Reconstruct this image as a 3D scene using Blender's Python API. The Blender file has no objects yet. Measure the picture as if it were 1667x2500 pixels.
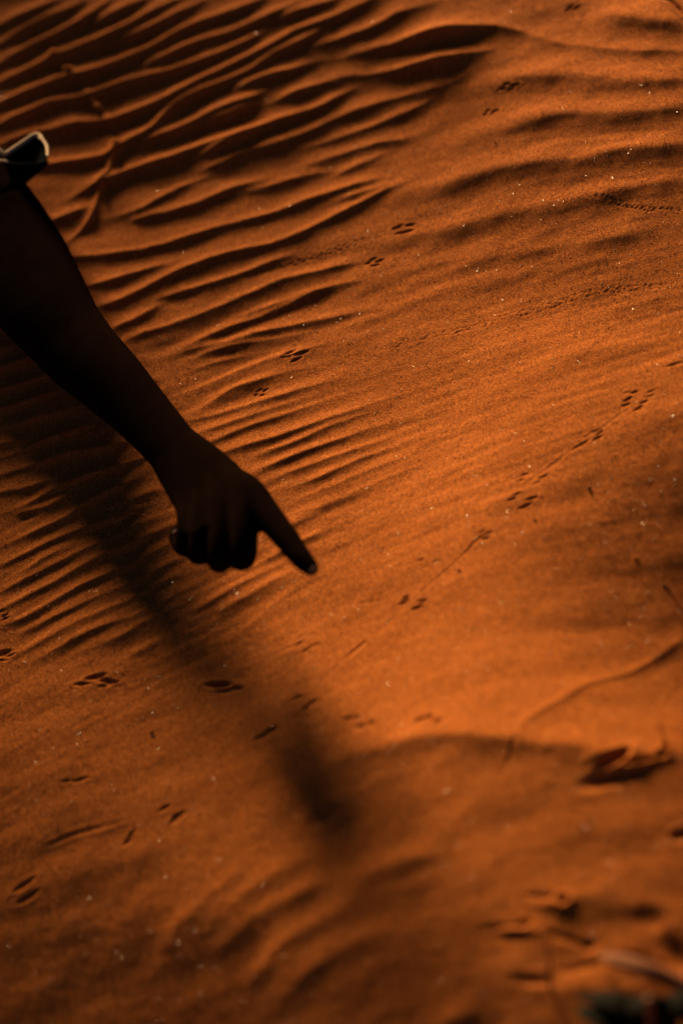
import bpy, bmesh, math, random
import numpy as np
from mathutils import Vector, Matrix

random.seed(7)
rng = np.random.default_rng(11)
scene = bpy.context.scene
col = scene.collection

# ------------------------------------------------------------------ helpers
def tag(o, label=None, cat=None, group=None, kind=None):
    if label: o['label'] = label
    if cat: o['category'] = cat
    if group: o['group'] = group
    if kind: o['kind'] = kind
    return o

def link(name, me, mat=None, parent=None):
    o = bpy.data.objects.new(name, me)
    col.objects.link(o)
    if mat is not None:
        me.materials.clear(); me.materials.append(mat)
    if parent is not None:
        o.parent = parent
        o.matrix_parent_inverse = Matrix.Translation(parent.location).inverted()
    return o

def empty(name, loc):
    o = bpy.data.objects.new(name, None)
    o.location = loc; o.empty_display_size = 0.05
    col.objects.link(o)
    return o

def mesh_np(name, V, F, smooth=True):
    """V (n,3), F (m,k) all faces with k corners"""
    me = bpy.data.meshes.new(name)
    V = np.asarray(V, np.float32); F = np.asarray(F, np.int32)
    k = F.shape[1]
    me.vertices.add(len(V)); me.vertices.foreach_set('co', V.ravel())
    me.loops.add(F.size); me.loops.foreach_set('vertex_index', F.ravel())
    me.polygons.add(len(F))
    me.polygons.foreach_set('loop_start', np.arange(0, F.size, k, dtype=np.int32))
    me.polygons.foreach_set('loop_total', np.full(len(F), k, np.int32))
    me.polygons.foreach_set('use_smooth', np.full(len(F), smooth, bool))
    me.update(calc_edges=True); me.validate()
    return me

def node_mat(name):
    m = bpy.data.materials.new(name); m.use_nodes = True
    nt = m.node_tree
    return m, nt, nt.nodes['Principled BSDF']

# ------------------------------------------------------------------ camera frame
# (photograph coordinates: 1667 x 2500, used to read off where a thing stands on the ground)
IW, IH = 1667.0, 2500.0
FOC = 85.0
fpx = FOC * IH / 36.0
DEP, DIST, RHO = math.radians(45), 2.8, math.radians(26.6)
CAM = np.array([0, -DIST*math.cos(DEP), DIST*math.sin(DEP)])
FW = np.array([0, math.cos(DEP), -math.sin(DEP)])
R0 = np.array([1., 0, 0]); U0 = np.cross(R0, FW)
RIGHT = math.cos(RHO)*R0 - math.sin(RHO)*U0
UP = math.sin(RHO)*R0 + math.cos(RHO)*U0
SUN_EL, SUN_AZ = math.radians(17), math.radians(3.5)
SUN = np.array([math.sin(SUN_AZ)*math.cos(SUN_EL), math.cos(SUN_AZ)*math.cos(SUN_EL), math.sin(SUN_EL)])

def ray(x, y):
    x = np.asarray(x, float); y = np.asarray(y, float)
    return FW + RIGHT*((x[..., None]-IW/2)/fpx) - UP*((y[..., None]-IH/2)/fpx)
def plane_hit(x, y, z=0.0):
    d = ray(x, y)
    t = (np.asarray(z)-CAM[2])/d[..., 2]
    return CAM + d*t[..., None]

# ------------------------------------------------------------------ large form of the dune, slopes shaped for wanted light and shade
# wanted steepness towards the sun at a set of places (photo px, sin of the angle at which the sun strikes)
CTL = [
 (-150,150,-.05),(100,60,-.05),(100,200,-.05),(300,100,-.02),(250,350,.0),(400,300,.02),(600,80,.04),(700,300,.10),(850,150,.10),(1000,150,.13),(1300,100,.19),(1500,100,.24),(1500,300,.22),
 (600,600,.16),(900,500,.22),(1200,500,.21),(1500,600,.20),(300,500,.11),(300,700,.15),(900,800,.26),(1200,850,.33),
 (1500,850,.32),(0,850,.12),(100,1000,.13),(700,1050,.26),(1000,1100,.38),(1300,1100,.31),(1430,1140,.20),(1540,1130,.04),(1490,1210,.06),(1560,1240,.0),(1430,1260,.13),(1500,1300,.08),(1570,1350,.03),(1640,1200,.0),
 (100,1350,.19),(400,1350,.22),(700,1300,.30),(1000,1350,.33),(1300,1350,.26),(1500,1400,.19),(100,1550,.22),
 (400,1650,.23),(700,1600,.34),(1000,1600,.42),(1300,1550,.33),(1500,1600,.32),(100,1800,.15),(400,1850,.21),
 (600,1780,.30),(900,1750,.28),(1250,1650,.42),(1500,1830,.16),(60,1950,.09),(100,2100,.035),(400,2050,.13),(700,2000,.22),
 (1000,1950,.25),(1250,2000,.26),(1500,2050,.19),(1400,2110,.08),(1520,2130,.05),(1560,1950,.11),(1400,2230,.24),(1150,1755,.18),(1350,1765,.15),(1250,1850,.20),(100,2300,.0),(400,2300,.02),(250,2200,.035),(700,2200,.14),(700,2330,.04),(950,2240,.06),(950,2340,.05),(1120,2320,.12),
 (1250,2150,.20),(1500,2200,.15)]
ctl = np.array(CTL, float); ctl[:, 2] *= .62+.95*ctl[:, 2]
cg = plane_hit(ctl[:, 0]*1.0631, ctl[:, 1]*1.0631, 0.0)[:, :2]
BX = np.arange(-2.0, 2.001, 0.0125); BY = np.arange(-2.2, 3.6, 0.0125)
bx, by = np.meshgrid(BX, BY)
num = np.zeros_like(bx); den = np.zeros_like(bx)
for (gx, gy), b in zip(cg, ctl[:, 2]):
    w = np.exp(-((bx-gx)**2+(by-gy)**2)/(2*0.062**2))+1e-9
    num += w*b; den += w
bb = num/den
fade = np.exp(-(np.clip(np.abs(by-0.25)-1.15, 0, None)/0.35)**2)*np.exp(-(np.clip(np.abs(bx)-0.85, 0, None)/0.3)**2)
slope = (math.sin(SUN_EL)-bb)/math.cos(SUN_EL)*fade
Z0 = np.cumsum(slope, axis=0)*0.0125
i0 = int(np.argmin(np.abs(BY)))
Z0 = Z0-Z0[i0][None, :]
def sstep(a, b, x):
    t = np.clip((x-a)/(b-a), 0, 1); return t*t*(3-2*t)
Z0 = Z0 - 0.60*sstep(0.03, 0.58, -(bx-(-0.118+.2424*(by-1.338))))      # falls away beyond the left edge
def base_z(x, y):
    fx = np.clip((np.asarray(x)-BX[0])/0.0125, 0, len(BX)-1.001); fy = np.clip((np.asarray(y)-BY[0])/0.0125, 0, len(BY)-1.001)
    ix = fx.astype(int); iy = fy.astype(int); tx = fx-ix; ty = fy-iy
    return ((Z0[iy, ix]*(1-tx)+Z0[iy, ix+1]*tx)*(1-ty)+(Z0[iy+1, ix]*(1-tx)+Z0[iy+1, ix+1]*tx)*ty)
def on_sand(x, y):
    """point of the dune seen at photo px (x, y)"""
    z = np.zeros(np.shape(x))
    for _ in range(8):
        p = plane_hit(x, y, z); z = base_z(p[..., 0], p[..., 1])
    return p

# ------------------------------------------------------------------ fine sand grid
STEP = 0.0014
GX = np.arange(-0.80, 0.92, STEP); GY = np.arange(-1.02, 1.56, STEP)
NX, NY = len(GX), len(GY)
gx, gy = np.meshgrid(GX, GY)
def wav(x, y, lam, n, seed, ax=1.0, ay=1.0):
    r = np.random.default_rng(seed); s = np.zeros_like(x)
    for _ in range(n):
        a = r.uniform(0, 2*math.pi); L = lam*r.uniform(.6, 1.6)
        s += np.sin((x*math.cos(a)*ax+y*math.sin(a)*ay)*2*math.pi/L+r.uniform(0, 6.28))
    return s/math.sqrt(n)
warp = wav(gx, gy, 0.13, 10, 3)*0.0007 + wav(gx, gy, 0.03, 8, 4)*0.00025
ampn = 1+0.05*wav(gx, gy, 0.14, 8, 5)
H = np.zeros_like(gx)

def catmull(P, step):
    P = np.asarray(P, float)
    if len(P) == 2: P = np.array([P[0], P.mean(0), P[1]])
    Q = np.vstack([2*P[0]-P[1], P, 2*P[-1]-P[-2]])
    out = []
    for i in range(len(P)-1):
        a, b, c, d = Q[i:i+4]
        n = max(2, int(np.linalg.norm((c-b)[:2])/step))
        for t in np.arange(n)/n:
            out.append(.5*((2*b)+(-a+c)*t+(2*a-5*b+4*c-d)*t*t+(-a+3*b-3*c+d)*t**3))
    out.append(P[-1])
    return np.array(out)

def crest(pts, k, ws, wl, ends=(1, 1), rnd=.3):
    """one sand ripple: gentle face towards the sun, steep lee, along a crest line on the ground"""
    pts = [tuple(p)+((1.0,) if len(p) == 2 else ()) for p in pts]
    P = catmull(pts, 34.0)
    g = on_sand(P[:, 0], P[:, 1])[:, :2]
    mid = len(P)//2
    def wid(px):
        a = g[mid]; t = g[min(mid+1, len(g)-1)]-g[mid-1]; t /= np.linalg.norm(t)
        ti = P[min(mid+1, len(P)-1), :2]-P[mid-1, :2]; ti /= np.linalg.norm(ti)
        q = on_sand(np.array([P[mid, 0]-ti[1]*px]), np.array([P[mid, 1]+ti[0]*px]))[0, :2]
        v = q-a; return abs(t[0]*v[1]-t[1]*v[0])
    Ws, Wl = wid(ws), wid(wl)
    am = P[:, 2].copy()
    n = len(P); s = np.linspace(0, 1, n)
    seglen = np.linalg.norm(np.diff(g, axis=0), axis=1).sum()
    tap = min(.45, max(.06, .075/seglen))
    if ends[0]: am *= sstep(0, tap, s)
    if ends[1]: am *= sstep(1, 1-tap, s)
    R = 5*max(Ws, Wl)
    x0, x1 = g[:, 0].min()-R, g[:, 0].max()+R; y0, y1 = g[:, 1].min()-R, g[:, 1].max()+R
    ix0, ix1 = np.clip([int((x0-GX[0])/STEP), int((x1-GX[0])/STEP)+1], 0, NX)
    iy0, iy1 = np.clip([int((y0-GY[0])/STEP), int((y1-GY[0])/STEP)+1], 0, NY)
    if ix1-ix0 < 2 or iy1-iy0 < 2: return
    best = np.full((iy1-iy0, ix1-ix0), 1e9); sd = np.zeros_like(best); aa = np.zeros_like(best)
    for i in range(n-1):
        a, b = g[i], g[i+1]
        jx0, jx1 = np.clip([int((min(a[0], b[0])-R-GX[0])/STEP), int((max(a[0], b[0])+R-GX[0])/STEP)+1], ix0, ix1)
        jy0, jy1 = np.clip([int((min(a[1], b[1])-R-GY[0])/STEP), int((max(a[1], b[1])+R-GY[0])/STEP)+1], iy0, iy1)
        if jx1 <= jx0 or jy1 <= jy0: continue
        X = gx[jy0:jy1, jx0:jx1]; Y = gy[jy0:jy1, jx0:jx1]
        v = b-a; L2 = v@v+1e-12
        t = np.clip(((X-a[0])*v[0]+(Y-a[1])*v[1])/L2, 0, 1)
        dx = X-a[0]-t*v[0]; dy = Y-a[1]-t*v[1]
        d2 = dx*dx+dy*dy
        sl = (slice(jy0-iy0, jy1-iy0), slice(jx0-ix0, jx1-ix0))
        m = d2 < best[sl]
        best[sl][m] = d2[m]
        sd[sl][m] = (v[0]*dy-v[1]*dx)[m]
        aa[sl][m] = (am[i]+(am[i+1]-am[i])*t)[m]
    S = (slice(iy0, iy1), slice(ix0, ix1))
    d = np.sqrt(np.minimum(best, 1e4))*np.sign(sd)+warp[S]
    w = np.where(d > 0, Ws, Wl)
    r = rnd*min(Ws, Wl)
    prof = np.exp(-(np.sqrt(d*d+r*r)-r)/w)
    prof = np.clip((prof-math.exp(-4.6))/(1-math.exp(-4.6)), 0, None)
    H[S] += k*Ws*aa*prof*ampn[S]

# ---- strong ripples, upper left (k steepness, widths in px above / below the crest line)
RS = dict(k=.60, ws=13, wl=10, rnd=.35)
def many(lines, ext=0, **kw):
    for L in lines:
        if ext:                       # let the crest die out slowly into the smooth sand on its right
            (xa, ya), (xb, yb) = L[-2][:2], L[-1][:2]; k_ = (yb-ya)/(xb-xa)
            L = L[:-1]+[(xb, yb, .55), (xb+ext, yb+ext*k_*.9, 0.)]
        crest(L, **kw)
many([
 [(-60,85),(0,55),(80,23),(128,0),(180,-25)],
 [(-60,135),(0,102),(62,68),(123,39),(185,10),(230,-15)],
 [(-80,200),(0,152),(80,108),(115,94),(193,52),(258,8),(290,-20)],
 [(228,72,.6),(240,56),(281,32),(343,4),(400,-20)],
 [(-80,240),(0,201),(99,156),(130,140),(198,113),(268,85),(348,43),(420,6),(480,-25)],
 [(262,117,.7),(285,103),(335,83),(420,43),(484,8),(530,-20)],
 [(-60,285),(0,252),(104,209),(166,187),(214,176),(295,151),(375,114),(420,89),(500,52),(570,30),(629,4),(690,-25)],
 [(-60,335),(0,305),(80,270),(129,250),(188,242),(241,223),(308,201),(362,189),(420,174),(508,143),(594,108),(650,79),(700,62,.6)],
 [(340,172,.6),(362,160),(420,131),(484,104),(554,85),(634,51),(715,14),(770,-15)],
 [(-40,370),(60,332),(128,319),(188,304),(255,297),(335,272),(420,238),(482,202),(554,167),(624,135),(688,98),(728,76),(795,54),(840,33),(894,6),(940,-20)],
 [(655,62,.5),(690,46),(728,30),(811,5),(860,-18)],
 [(0,435),(75,413),(160,398),(254,383),(284,363),(356,326),(385,302),(420,265),(474,235),(549,201),(621,169),(674,132),(741,100),(795,73),(840,60,.6)],
 [(285,394,.6),(348,354),(420,322),(487,294),(540,269),(600,246),(642,229),(688,206,.6)],
 [(120,512),(194,474),(252,444),(314,421),(420,388),(500,357),(560,341),(640,313),(680,299),(735,281),(790,261),(840,229),(920,196,.5)],
 [(560,235,.5),(575,222),(602,207),(661,186),(715,173),(768,152),(840,144)],
 [(440,315),(540,290),(613,261),(660,244,.5)],
 [(420,413),(487,385),(548,355),(590,336),(624,319),(700,291,.5)],
 ], **RS)
# ridges round the two dark hollows, upper middle
crest([(800,150,.45),(840,144,.55),(907,126,.75),(974,110,1.2),(1054,86,1.5),(1121,75,1.4),(1215,67,.75),(1300,88,.35),(1364,109,.34),(1442,119,.36),(1520,127,.42),(1572,131,.45),(1667,127,.45),(1740,122,.45)], k=.40, ws=26, wl=14)
crest([(620,272,.7),(688,245),(755,218),(840,190,.6),(900,186,.6),(974,176,1.1),(1014,164,1.3),(1081,149,1.5),(1161,132,1.2),(1260,115,.6)], k=.42, ws=20, wl=13)
crest([(460,432,.7),(487,421),(548,399),(607,371),(688,350),(763,322),(795,304),(840,285),(920,258),(1000,232,.75),(1068,215,.6),(1108,202,.5),(1161,175,.4),(1215,150,.3)], k=.34, ws=20, wl=15)
crest([(720,125,.6),(760,115),(840,96),(894,77),(942,53),(970,34),(1030,16,.7),(1100,0,.4)], k=.42, ws=17, wl=12)
many([
 [(677,420),(768,400),(840,378),(920,356),(1000,340),(1054,322,.5)],
 [(690,381,.6),(770,358),(840,335),(920,311),(987,279),(1041,252),(1081,231,.6)],
 [(800,440),(840,421),(920,387),(980,362,.7)],
 ], k=.30, ws=17, wl=13)
# broad undulations, upper right
many([
 [(1400,30,.4),(1468,37),(1520,47),(1572,55),(1623,60),(1667,61),(1740,60)],
 ], k=.30, ws=40, wl=26, rnd=.5)
many([
 [(1040,240,.0),(1180,207,.35),(1260,194,.7),(1338,192),(1416,192),(1494,202),(1572,203),(1667,197),(1740,190)],
 [(990,405,.0),(1150,350,.4),(1260,312,.7),(1325,293),(1416,284),(1494,284),(1572,280),(1667,271),(1740,262)],
 [(830,525,.0),(960,486,.3),(1060,456,.55),(1180,430,.85),(1300,402),(1416,392),(1494,376),(1572,366),(1667,356),(1740,350)],
 ], k=.28, ws=38, wl=26, rnd=.5)
crest([(850,630,.0),(980,587,.35),(1034,573,.5),(1140,551,.75),(1247,521),(1314,507),(1381,495),(1461,477),(1568,460),(1667,442),(1740,430)], k=.22, ws=34, wl=26, rnd=.5)
crest([(1060,665,.4),(1114,650),(1247,622),(1330,609),(1408,597),(1488,583),(1568,570),(1667,556)], k=.11, ws=36, wl=26)
crest([(980,730,.4),(1150,690),(1300,668),(1450,640),(1600,625)], k=.07, ws=34, wl=26)
crest([(1240,905,.4),(1400,868),(1520,845),(1667,812)], k=.10, ws=36, wl=24)
# middle left
MS = dict(k=.46, ws=12, wl=9, rnd=.45)
many([
 [(110,548),(140,536),(194,515),(231,499,.7)],
 [(225,540),(300,526),(354,509),(393,484),(440,459),(500,437),(560,416,.7)],
 [(310,548,.6),(330,539),(408,520),(488,496),(560,466),(640,441),(700,420,.6)],
 [(120,640),(180,627),(260,625),(354,611),(435,587),(502,566),(560,551),(627,535),(694,514),(747,492),(828,467),(908,443),(980,426,.7)],
 [(150,715),(215,698),(274,686),(354,662),(421,641),(480,618,.5)],
 [(200,765),(244,750),(300,734),(368,699),(421,670),(488,643),(560,620),(627,606),(694,587),(774,552),(828,525),(908,485),(980,453),(1040,432,.5)],
 [(340,748,.6),(408,722),(475,705),(540,687),(614,662),(694,627),(760,600,.6)],
 [(240,820),(282,801),(327,785),(381,751),(415,733,.6)],
 ], **MS)
many([
 [(560,479,.7),(635,463),(707,441),(780,425,.6)],
 [(260,855),(306,836),(354,815),(435,788),(502,764),(560,741),(627,714),(694,683),(774,664),(860,645,.5)],
 [(400,860,.6),(461,841),(560,802),(640,775),(707,745),(774,712),(860,690,.4)],
 [(530,790,.5),(600,768),(660,750),(720,728,.4)],
 [(760,513,.5),(860,481),(940,456,.5)],
 ], ext=130, k=.40, ws=11, wl=9, rnd=.45)
# fine ripples, middle
NS = dict(k=.42, ws=9.5, wl=8, rnd=.45)
many([
 [(400,870),(474,852),(560,838),(627,816),(700,800),(800,778,.3)],
 [(400,898),(487,869),(532,857),(600,842),(680,826,.3)],
 [(420,922),(468,908),(520,890),(570,878,.4)],
 [(455,1012),(514,983),(567,953),(634,931),(720,905,.3)],
 [(455,1030),(468,1026),(540,1010),(608,991),(674,970),(760,944,.3)],
 [(470,1060),(490,1055),(532,1042),(594,1023),(660,1000,.4)],
 [(520,1114),(540,1109),(608,1087),(674,1069),(741,1045),(822,1018),(900,990,.3)],
 [(560,1136),(634,1109),(715,1082),(795,1047),(870,1020,.3)],
 [(590,1163),(661,1136),(741,1104),(822,1077),(900,1050,.3)],
 [(610,1193),(688,1162),(755,1136),(840,1109),(930,1075,.3)],
 [(635,1222,.8),(715,1189,.8),(782,1165),(840,1141),(920,1105,.3)],
 [(655,1248,.6),(741,1213,.6),(822,1184,.6),(900,1150,.3)],
 [(680,1280,.5),(760,1246,.5),(850,1211,.5),(940,1170,.3)],
 ], ext=170, **NS)
many([
 [(390,980),(420,970),(474,953),(527,932),(594,903),(648,881),(715,862),(800,838,.3)],
 [(490,1086),(514,1079),(581,1053),(648,1029),(715,1007),(800,978,.4)],
 ], ext=170, k=.36, ws=10, wl=9, rnd=.4)
# left of the forearm
LS = dict(k=.48, ws=12, wl=9, rnd=.4)
many([
 [(-60,810),(0,800),(40,790)],
 [(-60,868),(0,854),(60,840)],
 [(-60,920),(0,899),(62,879),(110,865)],
 [(-60,962),(0,951),(54,938),(107,921),(150,905)],
 [(-60,1010),(0,999),(54,986),(94,972),(150,954),(200,940)],
 [(-60,1055),(0,1043),(67,1029),(94,1018),(134,1012),(188,996),(240,980)],
 [(-60,1098),(0,1087),(40,1079),(110,1066,.5)],
 [(-60,1138),(0,1122),(54,1103),(107,1077),(161,1061),(201,1047),(246,1034),(300,1020)],
 [(-60,1175),(0,1161),(67,1144),(121,1125),(174,1106),(241,1095),(303,1082),(350,1068)],
 [(-60,1215),(0,1205),(67,1192),(134,1171),(180,1155,.5)],
 [(-40,1268),(16,1253),(80,1227),(134,1197),(201,1168),(268,1146),(345,1122),(400,1105)],
 [(30,1260,.7),(54,1254),(121,1237),(161,1216),(190,1200,.5)],
 [(-60,1360),(0,1341),(54,1315),(107,1290),(169,1264),(201,1237),(254,1208),(308,1181),(354,1160),(400,1145)],
 [(-60,1405),(0,1384),(67,1352),(121,1325),(188,1299),(254,1277),(321,1251),(356,1236),(402,1218)],
 ], **LS)
many([
 [(240,1252),(268,1243),(321,1224),(375,1200),(420,1182)],
 [(20,1408,.5),(60,1396),(107,1366),(161,1339),(228,1323,.6)],
 [(-60,1478),(0,1449),(80,1406),(161,1368),(241,1328),(308,1296),(375,1266),(440,1240)],
 [(-60,1515),(0,1491),(80,1449),(161,1406),(228,1371),(281,1344),(348,1317),(420,1285),(500,1262)],
 [(-60,1555),(0,1531),(54,1513),(120,1473),(188,1438),(268,1400),(348,1363),(420,1325),(500,1290)],
 ], k=.42, ws=11, wl=9, rnd=.45)
many([
 [(-20,1575,.5),(27,1556),(107,1518),(188,1483),(254,1451),(321,1422),(388,1390),(430,1366),(500,1330)],
 [(0,1620,.5),(54,1593),(134,1550),(201,1515),(268,1489),(348,1449),(410,1416),(450,1392,.6)],
 [(30,1640,.4),(80,1615),(161,1572),(241,1534),(321,1507),(400,1471),(433,1450),(500,1418)],
 [(180,1605,.4),(228,1582),(295,1553),(348,1523),(420,1491),(470,1465,.4)],
 [(300,1608,.4),(335,1591),(388,1566),(440,1543,.4)],
 [(470,1497,.4),(487,1486),(554,1446),(621,1411),(700,1375,.6)],
 [(520,1502,.4),(540,1491),(620,1448),(690,1411),(770,1370,.4)],
 [(640,1310,.5),(720,1278),(800,1248)],
 [(600,1400,.4),(680,1350),(760,1310),(840,1275,.3)],
 ], k=.34, ws=11, wl=9.5, rnd=.45)
crest([(585,1545,.4),(600,1531),(650,1491),(730,1431),(790,1390,.4)], k=.12, ws=18, wl=12)
# lip across the lower right and the long thin step above it
crest([(760,1885,.3),(849,1846,.6),(944,1827,.8),(1021,1805),(1100,1797),(1200,1800),(1330,1818),(1450,1832),(1540,1840),(1667,1838),(1740,1835)], k=.26, ws=46, wl=34, rnd=.4)
crest([(1255,1815,.5),(1269,1783),(1296,1751),(1365,1714),(1434,1671),(1490,1655),(1540,1643),(1590,1612),(1631,1586),(1680,1548),(1740,1500)], k=.20, ws=14, wl=7)
# broad soft ripples at the bottom
YS = dict(k=.25, ws=26, wl=26, rnd=.6)
many([
 [(380,2320),(400,2291),(470,2231),(530,2176),(600,2111),(680,2060,.4)],
 [(470,2310),(505,2263),(570,2206),(650,2151),(740,2101),(830,2060,.4)],
 [(510,2360),(545,2311),(610,2251),(690,2206),(790,2151),(860,2120,.4)],
 [(590,2430),(630,2371),(700,2301),(770,2256),(870,2191),(960,2150,.4)],
 [(640,2520),(690,2441),(760,2371),(850,2311),(950,2271),(1030,2240,.4)],
 [(800,2165,.5),(840,2160),(930,2128),(1040,2096),(1100,2085,.3)],
 [(720,2010,.3),(800,1975),(880,1930,.3)],
 [(1010,2560),(1060,2510),(1140,2480),(1230,2465,.6)],
 ], **YS)
many([
 [(1180,2395,.5),(1230,2385),(1290,2390),(1343,2405),(1430,2412),(1520,2420),(1600,2432),(1700,2450)],
 [(1300,2170,.5),(1360,2180),(1420,2196),(1500,2206),(1590,2226),(1667,2251),(1740,2270)],
 [(1400,2350,.5),(1461,2340),(1540,2362),(1620,2390),(1700,2420)],
 ], k=.16, ws=38, wl=34, rnd=.6)
many([
 [(1180,2268,.4),(1240,2268),(1300,2276),(1370,2268,.6)],
 [(1280,2210,.4),(1330,2212),(1390,2205),(1430,2190,.5)],
 ], k=.30, ws=18, wl=12)
# narrow raised run of an animal across the strong ripples, upper left
def thin(pts, k, ws, wl): crest(pts, k=k, ws=ws, wl=wl, rnd=.5)
RUN = [(120,118),(152,152),(180,185),(200,205),(222,240),(232,252),(262,290),(275,315),(280,345),(281,372),(272,398),(268,420),(247,441),(242,479),(228,522),(202,559),(161,594),(130,615)]
# drawn from right to left in the picture so that its sunny face is the left one
crest([(x, y, .4 if y < 360 else 1.0) for x, y in RUN[::-1]], k=.75, ws=9, wl=7)
BUMPS = [(131,131),(165,170),(172,172),(228,250),(236,262),(243,268),(268,300),(284,350)]

# ---- broad irregularity
# lie of the faint ripples: a potential whose level lines follow the crests at these places (photo px, slope)
LIE = np.array([(650,850,-.33),(1300,800,-.27),(200,1450,-.5),(1400,350,-.06),(400,650,-.3),(950,500,-.3),(1000,1100,-.35),(150,1000,-.25),
       (600,1500,-.52),(1500,650,-.2),(700,2200,-.75),(1000,200,-.2),(300,250,-.45)])
_p = on_sand(LIE[:, 0], LIE[:, 1])[:, :2]; _q = on_sand(LIE[:, 0]+20, LIE[:, 1]+20*LIE[:, 2])[:, :2]
_t = _q-_p; _t /= np.linalg.norm(_t, axis=1)[:, None]
_A = np.stack([2*_p[:, 0]*_t[:, 0], _p[:, 1]*_t[:, 0]+_p[:, 0]*_t[:, 1], 2*_p[:, 1]*_t[:, 1], _t[:, 0]], 1)
_s = np.linalg.lstsq(_A, -_t[:, 1], rcond=None)[0]
_bend = gy+_s[0]*gx*gx+_s[1]*gx*gy+_s[2]*gy*gy+_s[3]*gx
_u = gx
def streak(lam, n, seed):
    q = np.random.default_rng(seed); o = np.zeros_like(gx)
    for _ in range(n):
        L = lam*q.uniform(.6, 1.7); k = q.uniform(-.10, .10)
        o += np.sin((_bend+k*_u)*2*math.pi/L+q.uniform(0, 6.28)+1.2*np.sin(_u*2*math.pi/q.uniform(.25, .7)+q.uniform(0, 6.28)))
    return o/math.sqrt(n)
_c = on_sand(np.array([640.]), np.array([900.]))[0]; _c2 = on_sand(np.array([150.]), np.array([1400.]))[0]
_near = .10+.90*sstep(-.30, .12, gy)
_boost = 1.3*np.exp(-((gx-_c[0])**2+(gy-_c[1])**2)/(2*.17**2)) + .8*np.exp(-((gx-_c2[0])**2+(gy-_c2[1])**2)/(2*.14**2))
H += _near*(streak(.024, 9, 31)*0.00020*((.6+.5*wav(gx, gy, .3, 6, 33)).clip(.1, 1.5)+_boost) + streak(.011, 8, 32)*0.00006)
H += wav(gx, gy, 0.11, 12, 21, 1.0, 1.6)*0.00042 + wav(gx, gy, 0.04, 12, 22, .8, 1.3)*0.00016 + wav(gx, gy, 0.013, 14, 23)*0.00005

# ---- tracks pressed into the sand
def window(c, R):
    ix0, ix1 = np.clip([int((c[0]-R-GX[0])/STEP), int((c[0]+R-GX[0])/STEP)+2], 0, NX)
    iy0, iy1 = np.clip([int((c[1]-R-GY[0])/STEP), int((c[1]+R-GY[0])/STEP)+2], 0, NY)
    return slice(iy0, iy1), slice(ix0, ix1)
def mark(x, y, L, Wd, depth, ang=-.36, rim=.16):
    """an oblong pressed mark; L and Wd in photo px, depth in mm"""
    a = math.atan(ang); c, s = math.cos(a), math.sin(a)
    p = on_sand(np.array([x, x+c*L/2, x-s*Wd/2]), np.array([y, y+s*L/2, y+c*Wd/2]))[:, :2]
    u = p[1]-p[0]; v = p[2]-p[0]
    M = np.linalg.inv(np.array([u, v]).T)
    R = 3.2*max(np.linalg.norm(u), np.linalg.norm(v))
    S = window(p[0], R)
    X = gx[S]-p[0][0]; Y = gy[S]-p[0][1]
    a_, b_ = M[0, 0]*X+M[0, 1]*Y, M[1, 0]*X+M[1, 1]*Y
    r2 = a_*a_+b_*b_; r = np.sqrt(r2)
    H[S] -= depth*.001*(np.exp(-r2**1.4*.9)-rim*np.exp(-((r-1.75)/.45)**2))
def group(marks, L=17, Wd=8, d=2.6, ang=-.36):
    L *= 1.22; Wd *= .72; d *= .8
    for m in marks:
        q = m[2] if len(m) > 2 else 1.0
        j = random.uniform(.76, 1.24)
        mark(m[0], m[1], L*j*(1.25 if q > 1.2 else 1), Wd*j*(1.3 if q > 1.2 else 1), d*q, ang+random.uniform(-.2, .2), random.uniform(.04, .2))
for x, y in BUMPS: mark(x, y, 20, 14, -3.0, -.3, .0)
group([(1531,974),(1527,987),(1571,981),(1558,996,1.15),(1546,958,.6),(1529,958,.4),(1590,955,.4),(1585,967,.45)], 20, 8, 2.6)
group([(1464,1056),(1459,1069,.8),(1452,1053,.55),(1410,1070,.35),(1430,1066,.35)], 18, 7, 2.2)
group([(1272,1172,.7),(1280,1159,.6),(1325,1164,.7),(1311,1179,.4)], 18, 7, 2.2)
group([(1262,1206),(1250,1219),(1297,1217),(1281,1235,1.2)], 20, 8, 2.8)
group([(1191,1302,.9),(1183,1315,.9),(1176,1299,.5)], 18, 7, 2.2)
group([(1025,1368,.8),(1065,1369,.6),(1003,1376,.5),(1038,1385,.4)], 15, 7, 2.0)
group([(990,1459),(985,1471),(1031,1467),(1018,1484,1.15)], 19, 8, 2.7)
group([(886,1471,.5),(907,1468,.7),(923,1466,.5)], 16, 7, 1.9)
group([(731,1572,.9),(709,1580,.5),(769,1576,.6),(747,1588,.6)], 20, 8, 2.0)
group([(726,1704,.9),(765,1714,.9),(748,1729,.7)], 20, 9, 2.4, -.5)
group([(849,1753,1.1),(870,1751,1.0),(906,1766,.9),(882,1775,.7)], 20, 9, 2.8, -.1)
group([(1025,1759,1.1),(1048,1752,1.1),(1071,1766,1.),(1052,1780,.5)], 22, 9, 2.8, -.2)
group([(661,1783,1.2),(638,1799,1.0)], 24, 9, 2.5, -.4)
group([(234,1653,1.5),(258,1662,1.1),(276,1666,1.1),(199,1671,.6),(256,1674,.5)], 26, 10, 3.2, -.08)
group([(532,1672,1.7),(548,1687,1.),(566,1680,.6),(583,1682,.7)], 26, 11, 3.2, -.2)
group([(402,1973,.9),(436,1990,.7),(425,2003,.7)], 22, 12, 2.4, -.7)
group([(322,2036,.9),(314,2054,.8)], 20, 13, 2.4, -.9)
group([(163,1907,.7),(188,1906,.6),(205,1901,.6)], 18, 9, 2.0, -.3)
group([(61,2160,1.),(69,2191,1.)], 34, 15, 2.6, -.6)
group([(293,1261),(310,1258,.8),(319,1267),(303,1270,.7)], 14, 6, 1.9)
group([(14,1505),(3,1495),(16,1513,.7)], 15, 6, 2.2)
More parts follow.
